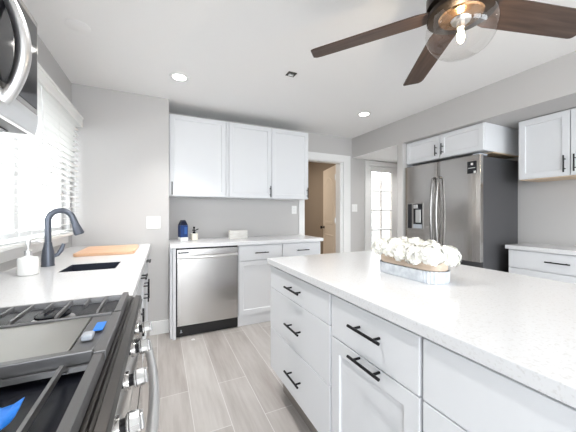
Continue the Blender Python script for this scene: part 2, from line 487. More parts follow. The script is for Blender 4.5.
# window over the sink
w1 = thing('window_1', 'white framed sliding window over the sink behind the blind', 'window', (XL - 0.06, 2.16, WZ0)); w1['kind'] = 'structure'
bm = new()
X0, X1 = XL - 0.11, XL - 0.05
box(bm, X0, X1, WY0, WY0 + 0.05, WZ0, WZ1); box(bm, X0, X1, WY1 - 0.05, WY1, WZ0, WZ1)
box(bm, X0, X1, WY0 + 0.05, WY1 - 0.05, WZ0, WZ0 + 0.05); box(bm, X0, X1, WY0 + 0.05, WY1 - 0.05, WZ1 - 0.05, WZ1)
obj('window_frame', bm, M_trim, w1, bevel=0.003)
bm = new(); box(bm, X0 + 0.01, X1 - 0.005, 2.13, 2.19, WZ0 + 0.05, WZ1 - 0.05)
obj('meeting_stile', bm, M_trim, w1, bevel=0.003)
bm = new(); box(bm, X0 + 0.025, X0 + 0.029, WY0 + 0.05, 2.13, WZ0 + 0.05, WZ1 - 0.05); box(bm, X0 + 0.025, X0 + 0.029, 2.19, WY1 - 0.05, WZ0 + 0.05, WZ1 - 0.05)
obj('glass', bm, M_pane, w1)
bm = new(); box(bm, XL, XL + 0.022, 1.25, 2.86, 0.968, 1.05); box(bm, XL - 0.05, XL + 0.03, 1.25, 2.87, 1.05, 1.06)
obj('window_sill', bm, M_trim, w1, bevel=0.003)

# ------------------------------------------------------------------ outside the window
bm = new(); box(bm, -14, 8, -12, 14, -0.3, -0.1)
struct('ground', bm, M_ground, label='pale paved ground outside the house', cat='ground')
nb = thing('sky_blocking_house', 'pale boarded house wall close outside the blind, raised to block the sky', 'house', (-3.1, 2.0, -0.1))  # wall put close and tall to block sky behind the blind
bm = new(); box(bm, -3.3, -3.1, -0.6, 9.0, -0.1, 4.5)
for k in range(22): box(bm, -3.1, -3.085, -0.6, 9.0, 0.02 + k * 0.2, 0.19 + k * 0.2)
obj('house_wall', bm, M_nb, nb)
for y in (3.3, 5.0, 6.9):
    bm = new(); box(bm, -3.085, -3.05, y, y + 0.34, 0.0, 2.5)
    obj('shutter', bm, M_siding, nb, bevel=0.005)
bm = new(); box(bm, -3.55, -2.95, -0.8, 9.2, 4.5, 4.62)
obj('roof_eave', bm, M_trim, nb)
bm = new(); box(bm, 2.5, 14.0, 6.2, 6.4, -0.1, 2.2)
for k in range(10): box(bm, 2.5, 14.0, 6.18, 6.2, k * 0.22 - 0.08, k * 0.22 + 0.12)
tag(obj('garden_wall', bm, M_garden), 'pale garden wall seen through the glazed passage door', 'wall')

# ================================================================== BLIND
bl = thing('window_blind', 'white slatted blind with valance hanging over the sink window', 'blind', (XL + 0.045, 2.1, 1.03))
BY0, BY1 = 1.28, 2.975
bm = new()
prism(bm, [(XL + 0.075, 1.985), (XL + 0.09, 1.985), (XL + 0.09, 2.05), (XL + 0.098, 2.062), (XL + 0.098, 2.07), (XL + 0.075, 2.07)], 1, BY0 - 0.02, 3.0) if False else None
box(bm, XL + 0.076, XL + 0.09, BY0 - 0.02, 3.0, 1.985, 2.058); box(bm, XL + 0.076, XL + 0.097, BY0 - 0.02, 3.0, 2.058, 2.072)
box(bm, XL + 0.0, XL + 0.076, 2.988, 3.0, 1.985, 2.072)
obj('valance', bm, M_blind, bl, bevel=0.002)
bm = new(); box(bm, XL + 0.01, XL + 0.066, BY0, BY1, 2.012, 2.055)
obj('headrail', bm, M_blind, bl, bevel=0.002)
bm = new()
z = 1.99; cxs = XL + 0.042; tl = math.radians(-4)
while z > 1.075:
    vs = box(bm, -0.025, 0.025, BY0, BY1, -0.0014, 0.0014)
    bmesh.ops.rotate(bm, verts=vs, cent=(0, 0, 0), matrix=Matrix.Rotation(tl, 3, 'Y'))
    bmesh.ops.translate(bm, verts=vs, vec=(cxs, 0, z))
    z -= 0.0455
obj('slats', bm, M_blind, bl)
bm = new(); box(bm, cxs - 0.026, cxs + 0.026, BY0, BY1, 1.035, 1.055)
obj('bottom_rail', bm, M_blind, bl, bevel=0.003)
for y in (1.45, 2.0, 2.45, 2.85):
    for dx in (-0.027, 0.027):
        bm = new(); cyl(bm, (cxs + dx, y, 1.05), (cxs + dx, y, 2.02), 0.0012, n=6)
        obj('ladder_cord', bm, M_blind, bl)
bm = new(); tube(bm, [(XL + 0.074, 2.12, 1.99), (XL + 0.078, 2.12, 1.9), (XL + 0.078, 2.12, 1.33)], 0.0045, n=8)
obj('tilt_wand', bm, M_plastic, bl, smooth=True)

# ================================================================== LEFT RUN
# worktop with sink hole
SX0, SX1, SY0, SY1 = -0.475, -0.225, 1.735, 1.975
CY0 = 1.132
bm = new()
T0, T1 = 0.878, 0.914
box(bm, XL + 0.001, SX0, CY0, YJ - 0.001, T0, T1); box(bm, SX1, -0.095, CY0, YJ - 0.001, T0, T1)
box(bm, SX0, SX1, CY0, SY0, T0, T1); box(bm, SX0, SX1, SY1, YJ - 0.001, T0, T1)
bmesh.ops.remove_doubles(bm, verts=bm.verts, dist=1e-5)
tag(obj('worktop', bm, M_quartz), 'white quartz worktop under the window holding the sink', 'worktop')
# sink
bm = new()
sx0, sx1, sy0, sy1 = SX0 + 0.006, SX1 - 0.006, SY0 + 0.006, SY1 - 0.006
def bowl(bm, x0, x1, y0, y1, zt, zb, th, slope=0.012):
    def R(d, z): return [bm.verts.new((a, b, z)) for a, b in ((x0 + d, y0 + d), (x1 - d, y0 + d), (x1 - d, y1 - d), (x0 + d, y1 - d))]
    O1 = R(-th, zt); O2 = R(-th + slope, zb - th); I1 = R(0, zt); I2 = R(slope, zb)
    for A, B in ((O1, O2), (O1, I1), (I1, I2)):
        for k in range(4): bm.faces.new((A[k], A[(k + 1) % 4], B[(k + 1) % 4], B[k]))
    bm.faces.new(O2); bm.faces.new(I2)
sk = thing('sink', 'black flush sink set into the worktop under the faucet', 'sink', ((sx0 + sx1) / 2, (sy0 + sy1) / 2, 0.70))
bowl(bm, sx0, sx1, sy0, sy1, T1 - 0.001, 0.70, 0.005)
obj('basin', bm, M_sink, sk, bevel=0.004)
bm = new(); lathe(bm, ((sx0 + sx1) / 2, (sy0 + sy1) / 2, 0.7005), [(0.045, 0), (0.045, 0.004), (0.03, 0.005), (0.012, 0.002)], n=24)
obj('drain', bm, M_satin, sk, smooth=True)

# base cabinets below the window
F = fmap('x+', -0.139)
def left_cab(y0, y1, label, pull_s, hole=None):
    t = thing('base_cabinet', label, 'cabinet', (-0.43, (y0 + y1) / 2, 0), 'base cabinets under the window')
    bm = new()
    box(bm, XL + 0.002, -0.139, y0, y0 + 0.016, 0.10, T0 - 0.001); box(bm, XL + 0.002, -0.139, y1 - 0.016, y1, 0.10, T0 - 0.001)
    box(bm, XL + 0.002, -0.139, y0 + 0.016, y1 - 0.016, 0.10, 0.116)
    box(bm, -0.157, -0.139, y0 + 0.016, y1 - 0.016, 0.68, T0 - 0.001)
    obj('carcass', bm, M_white, t)
    bm = new(); box(bm, -0.215, -0.2, y0, y1, 0, 0.099)
    obj('toe_kick', bm, M_white, t)
    add_drawer(t, F, y0, y1, 0.715, T0 - 0.008, 0.15)
    add_door(t, F, y0, y1, 0.112, 0.712, (pull_s, 0.62, 0.15, True))
left_cab(1.134, 1.720, 'white base cabinet between the range and the sink', 1.675)
left_cab(1.722, 2.36, 'white base cabinet below the black sink', 2.31)
left_cab(2.362, YJ - 0.002, 'white base cabinet under the window nearest the corner wall', 2.41)

# faucet
fx, fy = -0.582, 1.974
fa = thing('faucet', 'slate grey gooseneck pull down faucet behind the sink', 'faucet', (fx, fy, T1))
bm = new(); lathe(bm, (fx, fy, T1), [(0.031, 0), (0.031, 0.006), (0.029, 0.01), (0.030, 0.05), (0.027, 0.085), (0.020, 0.115), (0.0175, 0.135)], n=28)
obj('body', bm, M_gun, fa, smooth=True)
pts = [(fx, fy, T1 + 0.13), (fx, fy, 1.165)]
dirv = Vector((1.0, 0.12, 0)).normalized(); R = 0.0565
for k in range(0, 17):
    a = PI - k * (PI * 0.93) / 16
    c = Vector((fx, fy, 1.172)) + dirv * R
    pts.append(c + dirv * R * math.cos(a) + Vector((0, 0, R * math.sin(a))))
bm = new(); tube(bm, pts, 0.0155, n=16)
obj('spout', bm, M_gun, fa, smooth=True)
e = Vector(pts[-1]); dn = (Vector(pts[-1]) - Vector(pts[-2])).normalized()
bm = new(); cyl(bm, e - dn * 0.002, e + dn * 0.035, 0.0165, 0.0175, 20); cyl(bm, e + dn * 0.035, e + dn * 0.095, 0.0175, 0.027, 20); cyl(bm, e + dn * 0.095, e + dn * 0.102, 0.024, 0.022, 20)
obj('spray_head', bm, M_gun, fa, smooth=True)
bm = new(); tube(bm, [(fx + 0.015, fy + 0.005, 0.965), (fx + 0.04, fy + 0.012, 0.975), (fx + 0.055, fy + 0.018, 1.0), (fx + 0.066, fy + 0.022, 1.035)], [0.011, 0.011, 0.012, 0.009], n=14)
obj('lever', bm, M_gun, fa, smooth=True)

# soap dispenser by the faucet
sx, sy = -0.587, 1.735
so = thing('soap_dispenser', 'white ceramic soap pump bottle beside the faucet', 'soap dispenser', (sx, sy, T1))
bm = new(); lathe(bm, (sx, sy, T1 + 0.0005), [(0.036, 0), (0.040, 0.004), (0.040, 0.075), (0.037, 0.084), (0.020, 0.088), (0.0145, 0.094)], n=32)
obj('bottle', bm, M_ceramic, so, smooth=True)
bm = new(); cyl(bm, (sx, sy, T1 + 0.094), (sx, sy, T1 + 0.118), 0.0155, 0.0145, 20); cyl(bm, (sx, sy, T1 + 0.118), (sx, sy, T1 + 0.145), 0.005, n=12)
obj('collar', bm, M_satin, so, smooth=True)
bm = new(); cyl(bm, (sx, sy, T1 + 0.145), (sx, sy, T1 + 0.168), 0.0115, 0.0105, 18); tube(bm, [(sx, sy, T1 + 0.161), (sx + 0.03, sy + 0.012, T1 + 0.163), (sx + 0.045, sy + 0.018, T1 + 0.156)], [0.006, 0.005, 0.004], n=10)
obj('pump_head', bm, M_satin, so, smooth=True)

# cutting board
bm = new()
def rrect(cx, cy, hx, hy, r, ang=0, n=6):
    out = []
    for qx, qy, a0 in ((1, 1, 0), (-1, 1, 90), (-1, -1, 180), (1, -1, 270)):
        for k in range(n + 1):
            a = math.radians(a0 + 90 * k / n)
            p = Vector((qx * (hx - r) + r * math.cos(a), qy * (hy - r) + r * math.sin(a), 0))
            p = Matrix.Rotation(ang, 3, 'Z') @ p
            out.append((cx + p.x, cy + p.y))
    return out
prism(bm, rrect(-0.365, 2.53, 0.185, 0.235, 0.03), 2, T1 + 0.0005, T1 + 0.022)
tag(obj('cutting_board', bm, M_board, bevel=0.004, origin=(-0.365, 2.53, T1)), 'wooden cutting board lying on the worktop beyond the sink', 'cutting board')

# ================================================================== GAS RANGE
RY0, RY1 = 0.355, 1.128
RX0 = XL + 0.004
rg = thing('gas_range', 'stainless gas range with iron grates and centre griddle', 'range', (-0.4, (RY0 + RY1) / 2, 0))
bm = new(); box(bm, RX0, -0.10, RY0, RY1, 0.09, 0.885)
obj('body', bm, M_steel_dark, rg, bevel=0.002)
bm = new(); box(bm, RX0 + 0.03, -0.16, RY0 + 0.02, RY1 - 0.02, 0, 0.089)
obj('plinth', bm, M_black, rg)
bm = new(); box(bm, RX0, -0.118, RY0, RY1, 0.886, 0.906); box(bm, RX0, RX0 + 0.04, RY0, RY1, 0.906, 0.935)
obj('cooktop', bm, M_enamel, rg, bevel=0.003)
# front stainless lip with steps
bm = new(); prism(bm, [(-0.1175, 0.886), (-0.074, 0.886), (-0.066, 0.892), (-0.064, 0.905), (-0.068, 0.914), (-0.084, 0.917), (-0.086, 0.909), (-0.092, 0.909), (-0.094, 0.917), (-0.1175, 0.917)], 1, RY0, RY1)
obj('front_lip', bm, mat('dark_stainless', (0.12, 0.113, 0.108), 0.3, 1.0), rg, bevel=0.001)
# control panel (leans outward at the bottom)
bm = new(); prism(bm, [(-0.0995, 0.885), (-0.072, 0.885), (-0.062, 0.795), (-0.0995, 0.795)], 1, RY0, RY1)
obj('control_panel', bm, M_chrome, rg, bevel=0.001)
nrm = Vector((0.994, 0, 0.110)).normalized()
def knob(y):
    c = Vector((-0.0675, y, 0.845))
    bm = new()
    cyl(bm, c, c + nrm * 0.005, 0.020, 0.019, 28)
    k = obj('knob', bm, M_chrome, rg, smooth=True)
    bm = new()
    cyl(bm, c + nrm * 0.005, c + nrm * 0.013, 0.012, 0.012, 24)
    obj('knob_collar', bm, M_black, k, smooth=True)
    bm = new()
    cyl(bm, c + nrm * 0.013, c + nrm * 0.018, 0.017, 0.019, 10); cyl(bm, c + nrm * 0.018, c + nrm * 0.036, 0.019, 0.0165, 10)
    vs = box(bm, 0.034, 0.040, -0.0055, 0.0055, -0.0155, 0.0155)
    q = nrm.to_track_quat('X', 'Z').to_matrix().to_4x4()
    bmesh.ops.transform(bm, matrix=Matrix.Translation(c) @ q, verts=vs)
    obj('knob_grip', bm, mat('knob_steel', (0.55, 0.55, 0.55), 0.18, 1.0), k, bevel=0.002)
for y in (0.405, 0.545, 0.690, 0.845, 0.985): knob(y)
# oven door, handle, drawer
bm = new(); box(bm, -0.0995, -0.062, RY0 + 0.003, RY1 - 0.003, 0.235, 0.79)
od = obj('oven_door', bm, M_steel, rg, bevel=0.004)
bm = new(); box(bm, -0.062, -0.0605, RY0 + 0.12, RY1 - 0.12, 0.33, 0.65)
obj('oven_window', bm, M_glassblk, od)
hp = []
for k in range(21):
    a = k / 20; y = RY0 + 0.02 + a * (RY1 - RY0 - 0.04)
    hp.append((-0.046 + 0.030 * math.sin(PI * a), y, 0.745))
bm = new(); tube(bm, hp, 0.0125, n=16)
for y in (hp[0][1] + 0.012, hp[-1][1] - 0.012): cyl(bm, (-0.0615, y, 0.745), (-0.046, y, 0.745), 0.010, n=14)
obj('handle', bm, M_satin, od, smooth=True)
bm = new(); box(bm, -0.0995, -0.064, RY0 + 0.003, RY1 - 0.003, 0.095, 0.23)
obj('drawer', bm, M_steel, rg, bevel=0.004)
# burners
for bx, by, br in ((-0.28, 0.50, 0.045), (-0.56, 0.50, 0.038), (-0.28, 0.99, 0.038), (-0.56, 0.99, 0.045)):
    bm = new(); lathe(bm, (bx, by, 0.9062), [(br + 0.012, 0), (br + 0.012, 0.004), (br, 0.006), (br, 0.014)], n=28)
    b_ = obj('burner', bm, M_satin, rg, smooth=True)
    bm = new(); lathe(bm, (bx, by, 0.9204), [(br + 0.003, 0), (br + 0.003, 0.006), (br - 0.01, 0.010)], n=28)
    obj('burner_cap', bm, M_enamel, b_, smooth=True)
# grates: far section and near section
GZ = 0.943
def bar(bm, p0, p1, w=0.011, h=0.013):
    p0 = Vector(p0); p1 = Vector(p1); d = (p1 - p0); L = d.length; d.normalize()
    s = d.cross(Vector((0, 0, 1))).normalized(); up = s.cross(d)
    vs = []
    for p in (p0, p1):
        vs.append([bm.verts.new(p + s * a * w / 2 + up * (b * h - h)) for a, b in ((-1, 0), (1, 0), (0.75, 1), (-0.75, 1))])
    for k in range(4): bm.faces.new((vs[0][k], vs[0][(k + 1) % 4], vs[1][(k + 1) % 4], vs[1][k]))
    bm.faces.new(vs[0][::-1]); bm.faces.new(vs[1])
def grate(y0, y1, sgn):
    """sgn=+1: outer rail at y1 (far section); -1: outer rail at y0"""
    bm = new(); xf, xb = -0.110, -0.675
    yo, yi = (y1, y0) if sgn > 0 else (y0, y1)
    bar(bm, (xf, y0, GZ), (xf, y1 + (0.03 if sgn > 0 else 0), GZ), 0.021, 0.020); bar(bm, (xb, y0, GZ), (xb, y1, GZ), 0.014, 0.016)
    bar(bm, (xb, yo, GZ), (xf, yo, GZ), 0.014, 0.014)
    bar(bm, (xb, yi, GZ - 0.018), (xf, yi, GZ - 0.018), 0.008, 0.009)
    k = 0; x = -0.160
    while x > -0.66:
        if k % 2 == 0:
            bar(bm, (x, yo, GZ), (x, yi + sgn * 0.025, GZ), 0.0075, 0.010); bar(bm, (x, yi + sgn * 0.025, GZ), (x, yi, GZ - 0.016), 0.0075, 0.010)
        else:
            bar(bm, (x, yo, GZ), (x, yo - sgn * 0.070, GZ), 0.0075, 0.010)
        x -= 0.0455; k += 1
    for fx_ in (xf, xb):
        for fy_ in (y0 + 0.01, y1 - 0.01): box(bm, fx_ - 0.007, fx_ + 0.007, fy_ - 0.007, fy_ + 0.007, 0.9062, GZ - 0.012)
    return obj('grate', bm, M_iron, rg)
grate(0.885, 1.050, 1)
grate(0.385, 0.632, -1)
# centre griddle with iron surround
gy0, gy1 = 0.640, 0.878
bm = new()
box(bm, -0.121, -0.099, gy0, gy1, GZ - 0.022, GZ); box(bm, -0.675, -0.655, gy0, gy1, GZ - 0.022, GZ)
box(bm, -0.655, -0.121, gy0, gy0 + 0.018, GZ - 0.022, GZ + 0.004); box(bm, -0.655, -0.121, gy1 - 0.008, gy1, GZ - 0.022, GZ + 0.002)
box(bm, -0.165, -0.121, gy0 + 0.018, gy1 - 0.008, GZ - 0.022, GZ - 0.004)
for fx_ in (-0.6, -0.2):
    for fy_ in (gy0 + 0.03, gy1 - 0.03): box(bm, fx_ - 0.008, fx_ + 0.008, fy_ - 0.008, fy_ + 0.008, 0.9062, GZ - 0.018)
gr = obj('griddle', bm, M_iron, rg, bevel=0.002)
bm = new(); box(bm, -0.653, -0.166, gy0 + 0.020, gy1 - 0.010, GZ - 0.018, GZ - 0.002)
obj('griddle_plate', bm, mat('griddle_steel', (0.40, 0.39, 0.37), 0.3, 1.0), gr, bevel=0.002)
bm = new(); box(bm, -0.155, -0.134, gy0 + 0.066, gy0 + 0.094, GZ - 0.003, GZ + 0.010)
obj('griddle_tab', bm, M_grey, gr, bevel=0.004)
# protective film scraps
bm = new(); vs = box(bm, -0.142, -0.122, 0.748, 0.800, GZ + 0.001, GZ + 0.0035)
tag(obj('film_scrap', bm, M_film, bevel=0.001, origin=(-0.132, 0.774, GZ)), 'small blue film scrap on the grate beside the griddle', 'film scrap')
bm = new()
n = 6
gv = [[bm.verts.new((-0.262 + 0.075 * i / n, 0.455 + 0.085 * j / n, 0.9325 + 0.006 * math.sin(i * 1.3 + j * 0.9))) for j in range(n + 1)] for i in range(n + 1)]
for i in range(n):
    for j in range(n): bm.faces.new((gv[i][j], gv[i + 1][j], gv[i + 1][j + 1], gv[i][j + 1]))
o = tag(obj('film_scrap', bm, M_film, smooth=True, origin=(-0.22, 0.5, 0.935)), 'blue crumpled film lying in the near burner of the range', 'film scrap')
md = o.modifiers.new('solid', 'SOLIDIFY'); md.thickness = 0.001

# ================================================================== MICROWAVE
MX = -0.364; MY0, MY1, MZ0, MZ1 = 0.385, 1.149, 1.467, 1.832
mw = thing('microwave', 'stainless over range microwave with long curved handle', 'microwave', (-0.55, (MY0 + MY1) / 2, MZ0))
bm = new(); prism(bm, [(XL + 0.002, MZ0), (MX - 0.022, MZ0), (MX - 0.022, MZ1), (XL + 0.002, MZ1)], 1, MY0, MY1)
obj('body', bm, mat('microwave_shell', (0.22, 0.22, 0.225), 0.45), mw, bevel=0.002)
# front: stainless bezel with sloping underside
bm = new(); prism(bm, [(MX - 0.0215, MZ0 - 0.002), (MX - 0.006, MZ0 - 0.002), (MX, 1.508), (MX, 1.530), (MX - 0.0215, 1.530)], 1, MY0, MY1)
obj('bottom_trim', bm, M_satin, mw, bevel=0.002)
bm = new(); box(bm, MX - 0.0215, MX - 0.001, MY0, MY1, 1.531, MZ1)
dr = obj('door', bm, M_fridge, mw, bevel=0.003)
bm = new(); box(bm, MX - 0.001, MX + 0.0006, MY0 + 0.05, 0.985, 1.548, MZ1 - 0.02)
obj('door_window', bm, M_glassblk, dr, bevel=0.001)
bm = new(); box(bm, MX - 0.001, MX + 0.0006, 1.000, MY1 - 0.010, 1.548, MZ1 - 0.02)
obj('control_strip', bm, M_glassblk, mw, bevel=0.001)
hp = []
for k in range(25):
    a = k / 24; hp.append((MX - 0.004 + 0.040 * math.sin(PI * a) ** 0.8, 0.941, 1.500 + a * 0.285))
bm = new(); tube(bm, hp, [0.0135 + 0.003 * math.sin(PI * k / 24) for k in range(25)], n=18)
obj('handle', bm, M_satin, mw, smooth=True)
bm = new()
box(bm, -0.62, -0.47, 0.47, 0.72, MZ0 - 0.006, MZ0 - 0.0005); box(bm, -0.62, -0.47, 0.80, 1.05, MZ0 - 0.006, MZ0 - 0.0005)
for k in range(10): box(bm, -0.615 + k * 0.0145, -0.609 + k * 0.0145, 0.81, 1.04, MZ0 - 0.008, MZ0 - 0.006)
obj('vent_filter', bm, M_steel_dark, mw, bevel=0.001)
bm = new(); box(bm, -0.455, -0.425, 0.86, 1.12, MZ0 - 0.004, MZ0 - 0.0005)
obj('vent_slot', bm, M_enamel, mw, bevel=0.001)

# ================================================================== BACK RUN
# filler panel
bm = new(); box(bm, 0.100, 0.128, 2.815, YB - 0.001, 0, T0 - 0.001); box(bm, 0.0755, 0.0995, 2.850, YB - 0.001, 0, T0 - 0.001)
tag(obj('end_panel', bm, M_white, bevel=0.002, origin=(0.114, 3.1, 0)), 'narrow white upright panel left of the dishwasher', 'panel')
# dishwasher
dw = thing('dishwasher', 'stainless dishwasher under the back worktop', 'dishwasher', (0.435, 3.1, 0))
bm = new(); box(bm, 0.131, 0.738, 2.855, YB - 0.02, 0.10, T0 - 0.004)
obj('body', bm, M_black, dw)
bm = new(); box(bm, 0.138, 0.733, 2.822, 2.854, 0.118, 0.862)
dd = obj('door', bm, M_steel, dw, bevel=0.004)
bm = new(); box(bm, 0.131, 0.738, 2.865, 2.885, 0, 0.112); box(bm, 0.131, 0.738, 2.85, 2.8648, 0.02, 0.112)
tk = obj('kick_plate', bm, mat('kick_black', (0.012, 0.012, 0.013), 0.35), dw, bevel=0.001)
bm = new(); box(bm, 0.172, 0.180, 2.8485, 2.8498, 0.05, 0.072); box(bm, 0.165, 0.187, 2.8485, 2.8498, 0.044, 0.049)
obj('mark', bm, M_grey, tk)
hp = []
for k in range(17):
    a = k / 16; hp.append((0.150 + a * 0.572, 2.792 - 0.026 * math.sin(PI * a), 0.787))
bm = new(); tube(bm, hp, 0.0145, n=14)
for x in (0.156, 0.716): cyl(bm, (x, 2.822, 0.79), (x, 2.797, 0.79), 0.010, n=12)
obj('handle', bm, M_satin, dd, smooth=True)
bm = new(); box(bm, 0.145, 0.245, 2.8200, 2.8218, 0.822, 0.836)
obj('display', bm, M_glassblk, dd)
# base cabinets
F = fmap('y-', 2.85)
def back_cab(x0, x1, label, door_pull):
    t = thing('base_cabinet', label, 'cabinet', ((x0 + x1) / 2, 3.14, 0), 'base cabinets on the back wall')
    bm = new(); box(bm, x0, x1, 2.85, YB - 0.002, 0.105, T0 - 0.001)
    obj('carcass', bm, M_white, t, bevel=0.001)
    bm = new(); box(bm, x0, x1, 2.862, 2.88, 0, 0.1045)
    obj('toe_kick', bm, M_white, t)
    add_drawer(t, F, x0 + 0.004, x1 - 0.004, 0.706, 0.866, 0.155, ((x0 + x1) / 2, 0.786))
    add_door(t, F, x0 + 0.004, x1 - 0.004, 0.125, 0.698, None, fr=0.05)
    return t
back_cab(0.742, 1.247, 'white base cabinet right of the dishwasher', None)
back_cab(1.249, 1.760, 'white base cabinet by the doorway, last of the back run', None)
bm = new(); box(bm, 0.0745, 1.775, 2.795, YB - 0.001, T0, T1)
tag(obj('worktop', bm, M_quartz, bevel=0.002, origin=(0.9, 3.1, T0)), 'white quartz worktop on the back wall over the dishwasher', 'worktop')
# upper cabinets
UY = 3.122; UZ0, UZ1 = 1.395, 2.262
F = fmap('y-', UY)
t1 = thing('wall_cabinet', 'white single door wall cabinet above the dishwasher', 'cabinet', (0.38, 3.27, UZ0), 'wall cabinets on the back wall')
bm = new(); box(bm, 0.0745, 0.700, UY, YB - 0.002, UZ0, UZ1)
obj('carcass', bm, M_white, t1, bevel=0.001)
add_door(t1, F, 0.079, 0.668, UZ0 + 0.004, UZ1 - 0.004, (0.103, 1.475, 0.135, True), fr=0.048)
bm = new(); fbox(bm, F, 0.671, 0.700, UZ0 + 0.004, UZ1 - 0.004, 0, 0.016)
obj('filler', bm, M_white, t1, bevel=0.001)
t2 = thing('wall_cabinet', 'white double door wall cabinet beside the doorway', 'cabinet', (1.22, 3.27, UZ0), 'wall cabinets on the back wall')
bm = new(); box(bm, 0.7015, 1.742, UY, YB - 0.002, UZ0, UZ1)
obj('carcass', bm, M_white, t2, bevel=0.001)
add_door(t2, F, 0.703, 1.226, UZ0 + 0.004, UZ1 - 0.004, (1.203, 1.475, 0.135, True), fr=0.048)
add_door(t2, F, 1.229, 1.739, UZ0 + 0.004, UZ1 - 0.004, (1.716, 1.475, 0.135, True), fr=0.048)

# blue carton bottle
bx, by = 0.214, 3.16
ct = thing('carton', 'blue gable topped carton with white base on the back worktop', 'carton', (bx, by, T1))
Rz = Matrix.Rotation(math.radians(18), 4, 'Z')
def turned(bm, vs): bmesh.ops.transform(bm, matrix=Matrix.Translation((bx, by, T1)) @ Rz, verts=vs)
bm = new(); turned(bm, box(bm, -0.040, 0.040, -0.040, 0.040, 0.0005, 0.040))
obj('base_band', bm, M_ceramic, ct, bevel=0.003)
bm = new(); turned(bm, box(bm, -0.040, 0.040, -0.040, 0.040, 0.0405, 0.170))
bd = obj('carton_body', bm, M_blue, ct, bevel=0.003)
bm = new(); 
A = [(-0.040, -0.040, 0.1705), (0.040, -0.040, 0.1705), (0.040, 0.040, 0.1705), (-0.040, 0.040, 0.1705)]
B = [(-0.026, -0.022, 0.214), (0.026, -0.022, 0.214), (0.026, 0.022, 0.214), (-0.026, 0.022, 0.214)]
va = [bm.verts.new(p) for p in A]; vb = [bm.verts.new(p) for p in B]
bm.faces.new(va[::-1]); bm.faces.new(vb)
for k in range(4): bm.faces.new((va[k], va[(k + 1) % 4], vb[(k + 1) % 4], vb[k]))
vs = list(bm.verts) + box(bm, -0.026, 0.026, -0.012, 0.012, 0.214, 0.225)
turned(bm, vs)
obj('gable_top', bm, M_navy, ct, bevel=0.003)
bm = new(); vs = box(bm, 0.0, 0.030, -0.0412, -0.0401, 0.075, 0.15) ; turned(bm, vs)
obj('print_panel', bm, M_bluemid, bd)
# cream soap pump
px_, py_ = 0.334, 3.205
sp = thing('soap_dispenser', 'cream soap bottle with black pump beside the blue carton', 'soap dispenser', (px_, py_, T1))
bm = new(); prism(bm, rrect(px_, py_, 0.034, 0.034, 0.008, 0.2), 2, T1 + 0.0005, T1 + 0.074)
obj('bottle', bm, M_cream, sp, bevel=0.004)
bm = new(); cyl(bm, (px_, py_, T1 + 0.0745), (px_, py_, T1 + 0.095), 0.016, 0.015, 18); cyl(bm, (px_, py_, T1 + 0.095), (px_, py_, T1 + 0.13), 0.006, n=10)
cyl(bm, (px_, py_, T1 + 0.13), (px_, py_, T1 + 0.15), 0.011, n=14); tube(bm, [(px_ - 0.02, py_ - 0.005, T1 + 0.112), (px_ + 0.012, py_, T1 + 0.108), (px_ + 0.045, py_ - 0.012, T1 + 0.124)], 0.006, n=10)
obj('pump', bm, M_black, sp, smooth=True)
# white wooden block sign
bm = new(); vs = []
for k in range(3): vs += box(bm, -0.115, 0.115, -0.018, 0.018, 0.001 + k * 0.033, 0.0315 + k * 0.033)
vs += box(bm, -0.1155, -0.100, -0.0185, 0.0185, 0.0005, 0.0985)
vs += box(bm, -0.110, 0.110, -0.013, 0.017, 0.002, 0.097)
bmesh.ops.transform(bm, matrix=Matrix.Translation((0.825, 3.16, T1)) @ Matrix.Rotation(math.radians(14), 4, 'Z'), verts=bm.verts)
tag(obj('block_sign', bm, M_signwood, bevel=0.0015, origin=(0.8, 3.16, T1)), 'small white planked wooden block standing on the back worktop', 'sign')

# ================================================================== ISLAND
IX0, IX1, IY0, IY1 = 0.642, 1.592, -0.31, 1.705
CX = 0.680    # carcass front
F = fmap('x-', CX)
IZ = 0.19
def island_cab(y0, y1, label):
    t = thing('island_cabinet', label, 'cabinet', (1.13, (y0 + y1) / 2, 0), 'island base cabinets')
    bm = new(); box(bm, CX, 1.555, y0, y1, IZ, T0 - 0.001)
    obj('carcass', bm, M_white, t, bevel=0.001)
    bm = new(); box(bm, 0.755, 1.50, y0, y1, 0, IZ - 0.001)
    obj('toe_kick', bm, mat('toe_grey', (0.26, 0.235, 0.215), 0.5), t)
    return t
c = island_cab(0.985, 1.697, 'white three drawer island cabinet at the far left end')
za, zb, zc = 0.866, 0.726, 0.462
add_drawer(c, F, 0.989, 1.696, zb, za, 0.165, (1.318, 0.798))
add_drawer(c, F, 0.989, 1.696, zc, zb, 0.165, (1.318, 0.590))
add_drawer(c, F, 0.989, 1.696, IZ + 0.004, zc, 0.165, (1.318, 0.323))
c = island_cab(0.535, 0.984, 'white island cabinet with one drawer above one panelled door')
add_drawer(c, F, 0.539, 0.980, 0.692, za, 0.16, (0.745, 0.795))
add_door(c, F, 0.539, 0.980, IZ + 0.004, 0.690, (0.745, 0.681, 0.16, False), fr=0.055)
c = island_cab(-0.28, 0.534, 'white island cabinet nearest the camera under the countertop')
add_drawer(c, F, -0.276, 0.530, 0.692, za, 0.16, (0.127, 0.795))
add_door(c, F, -0.276, 0.530, IZ + 0.004, 0.690, (0.127, 0.681, 0.16, False), fr=0.055)
bm = new(); box(bm, IX0, IX1, IY0, IY1, T0, T1)
tag(obj('island_countertop', bm, M_quartz, bevel=0.0025, origin=(1.14, 0.6, T0)), 'large white speckled quartz countertop of the kitchen island', 'countertop')

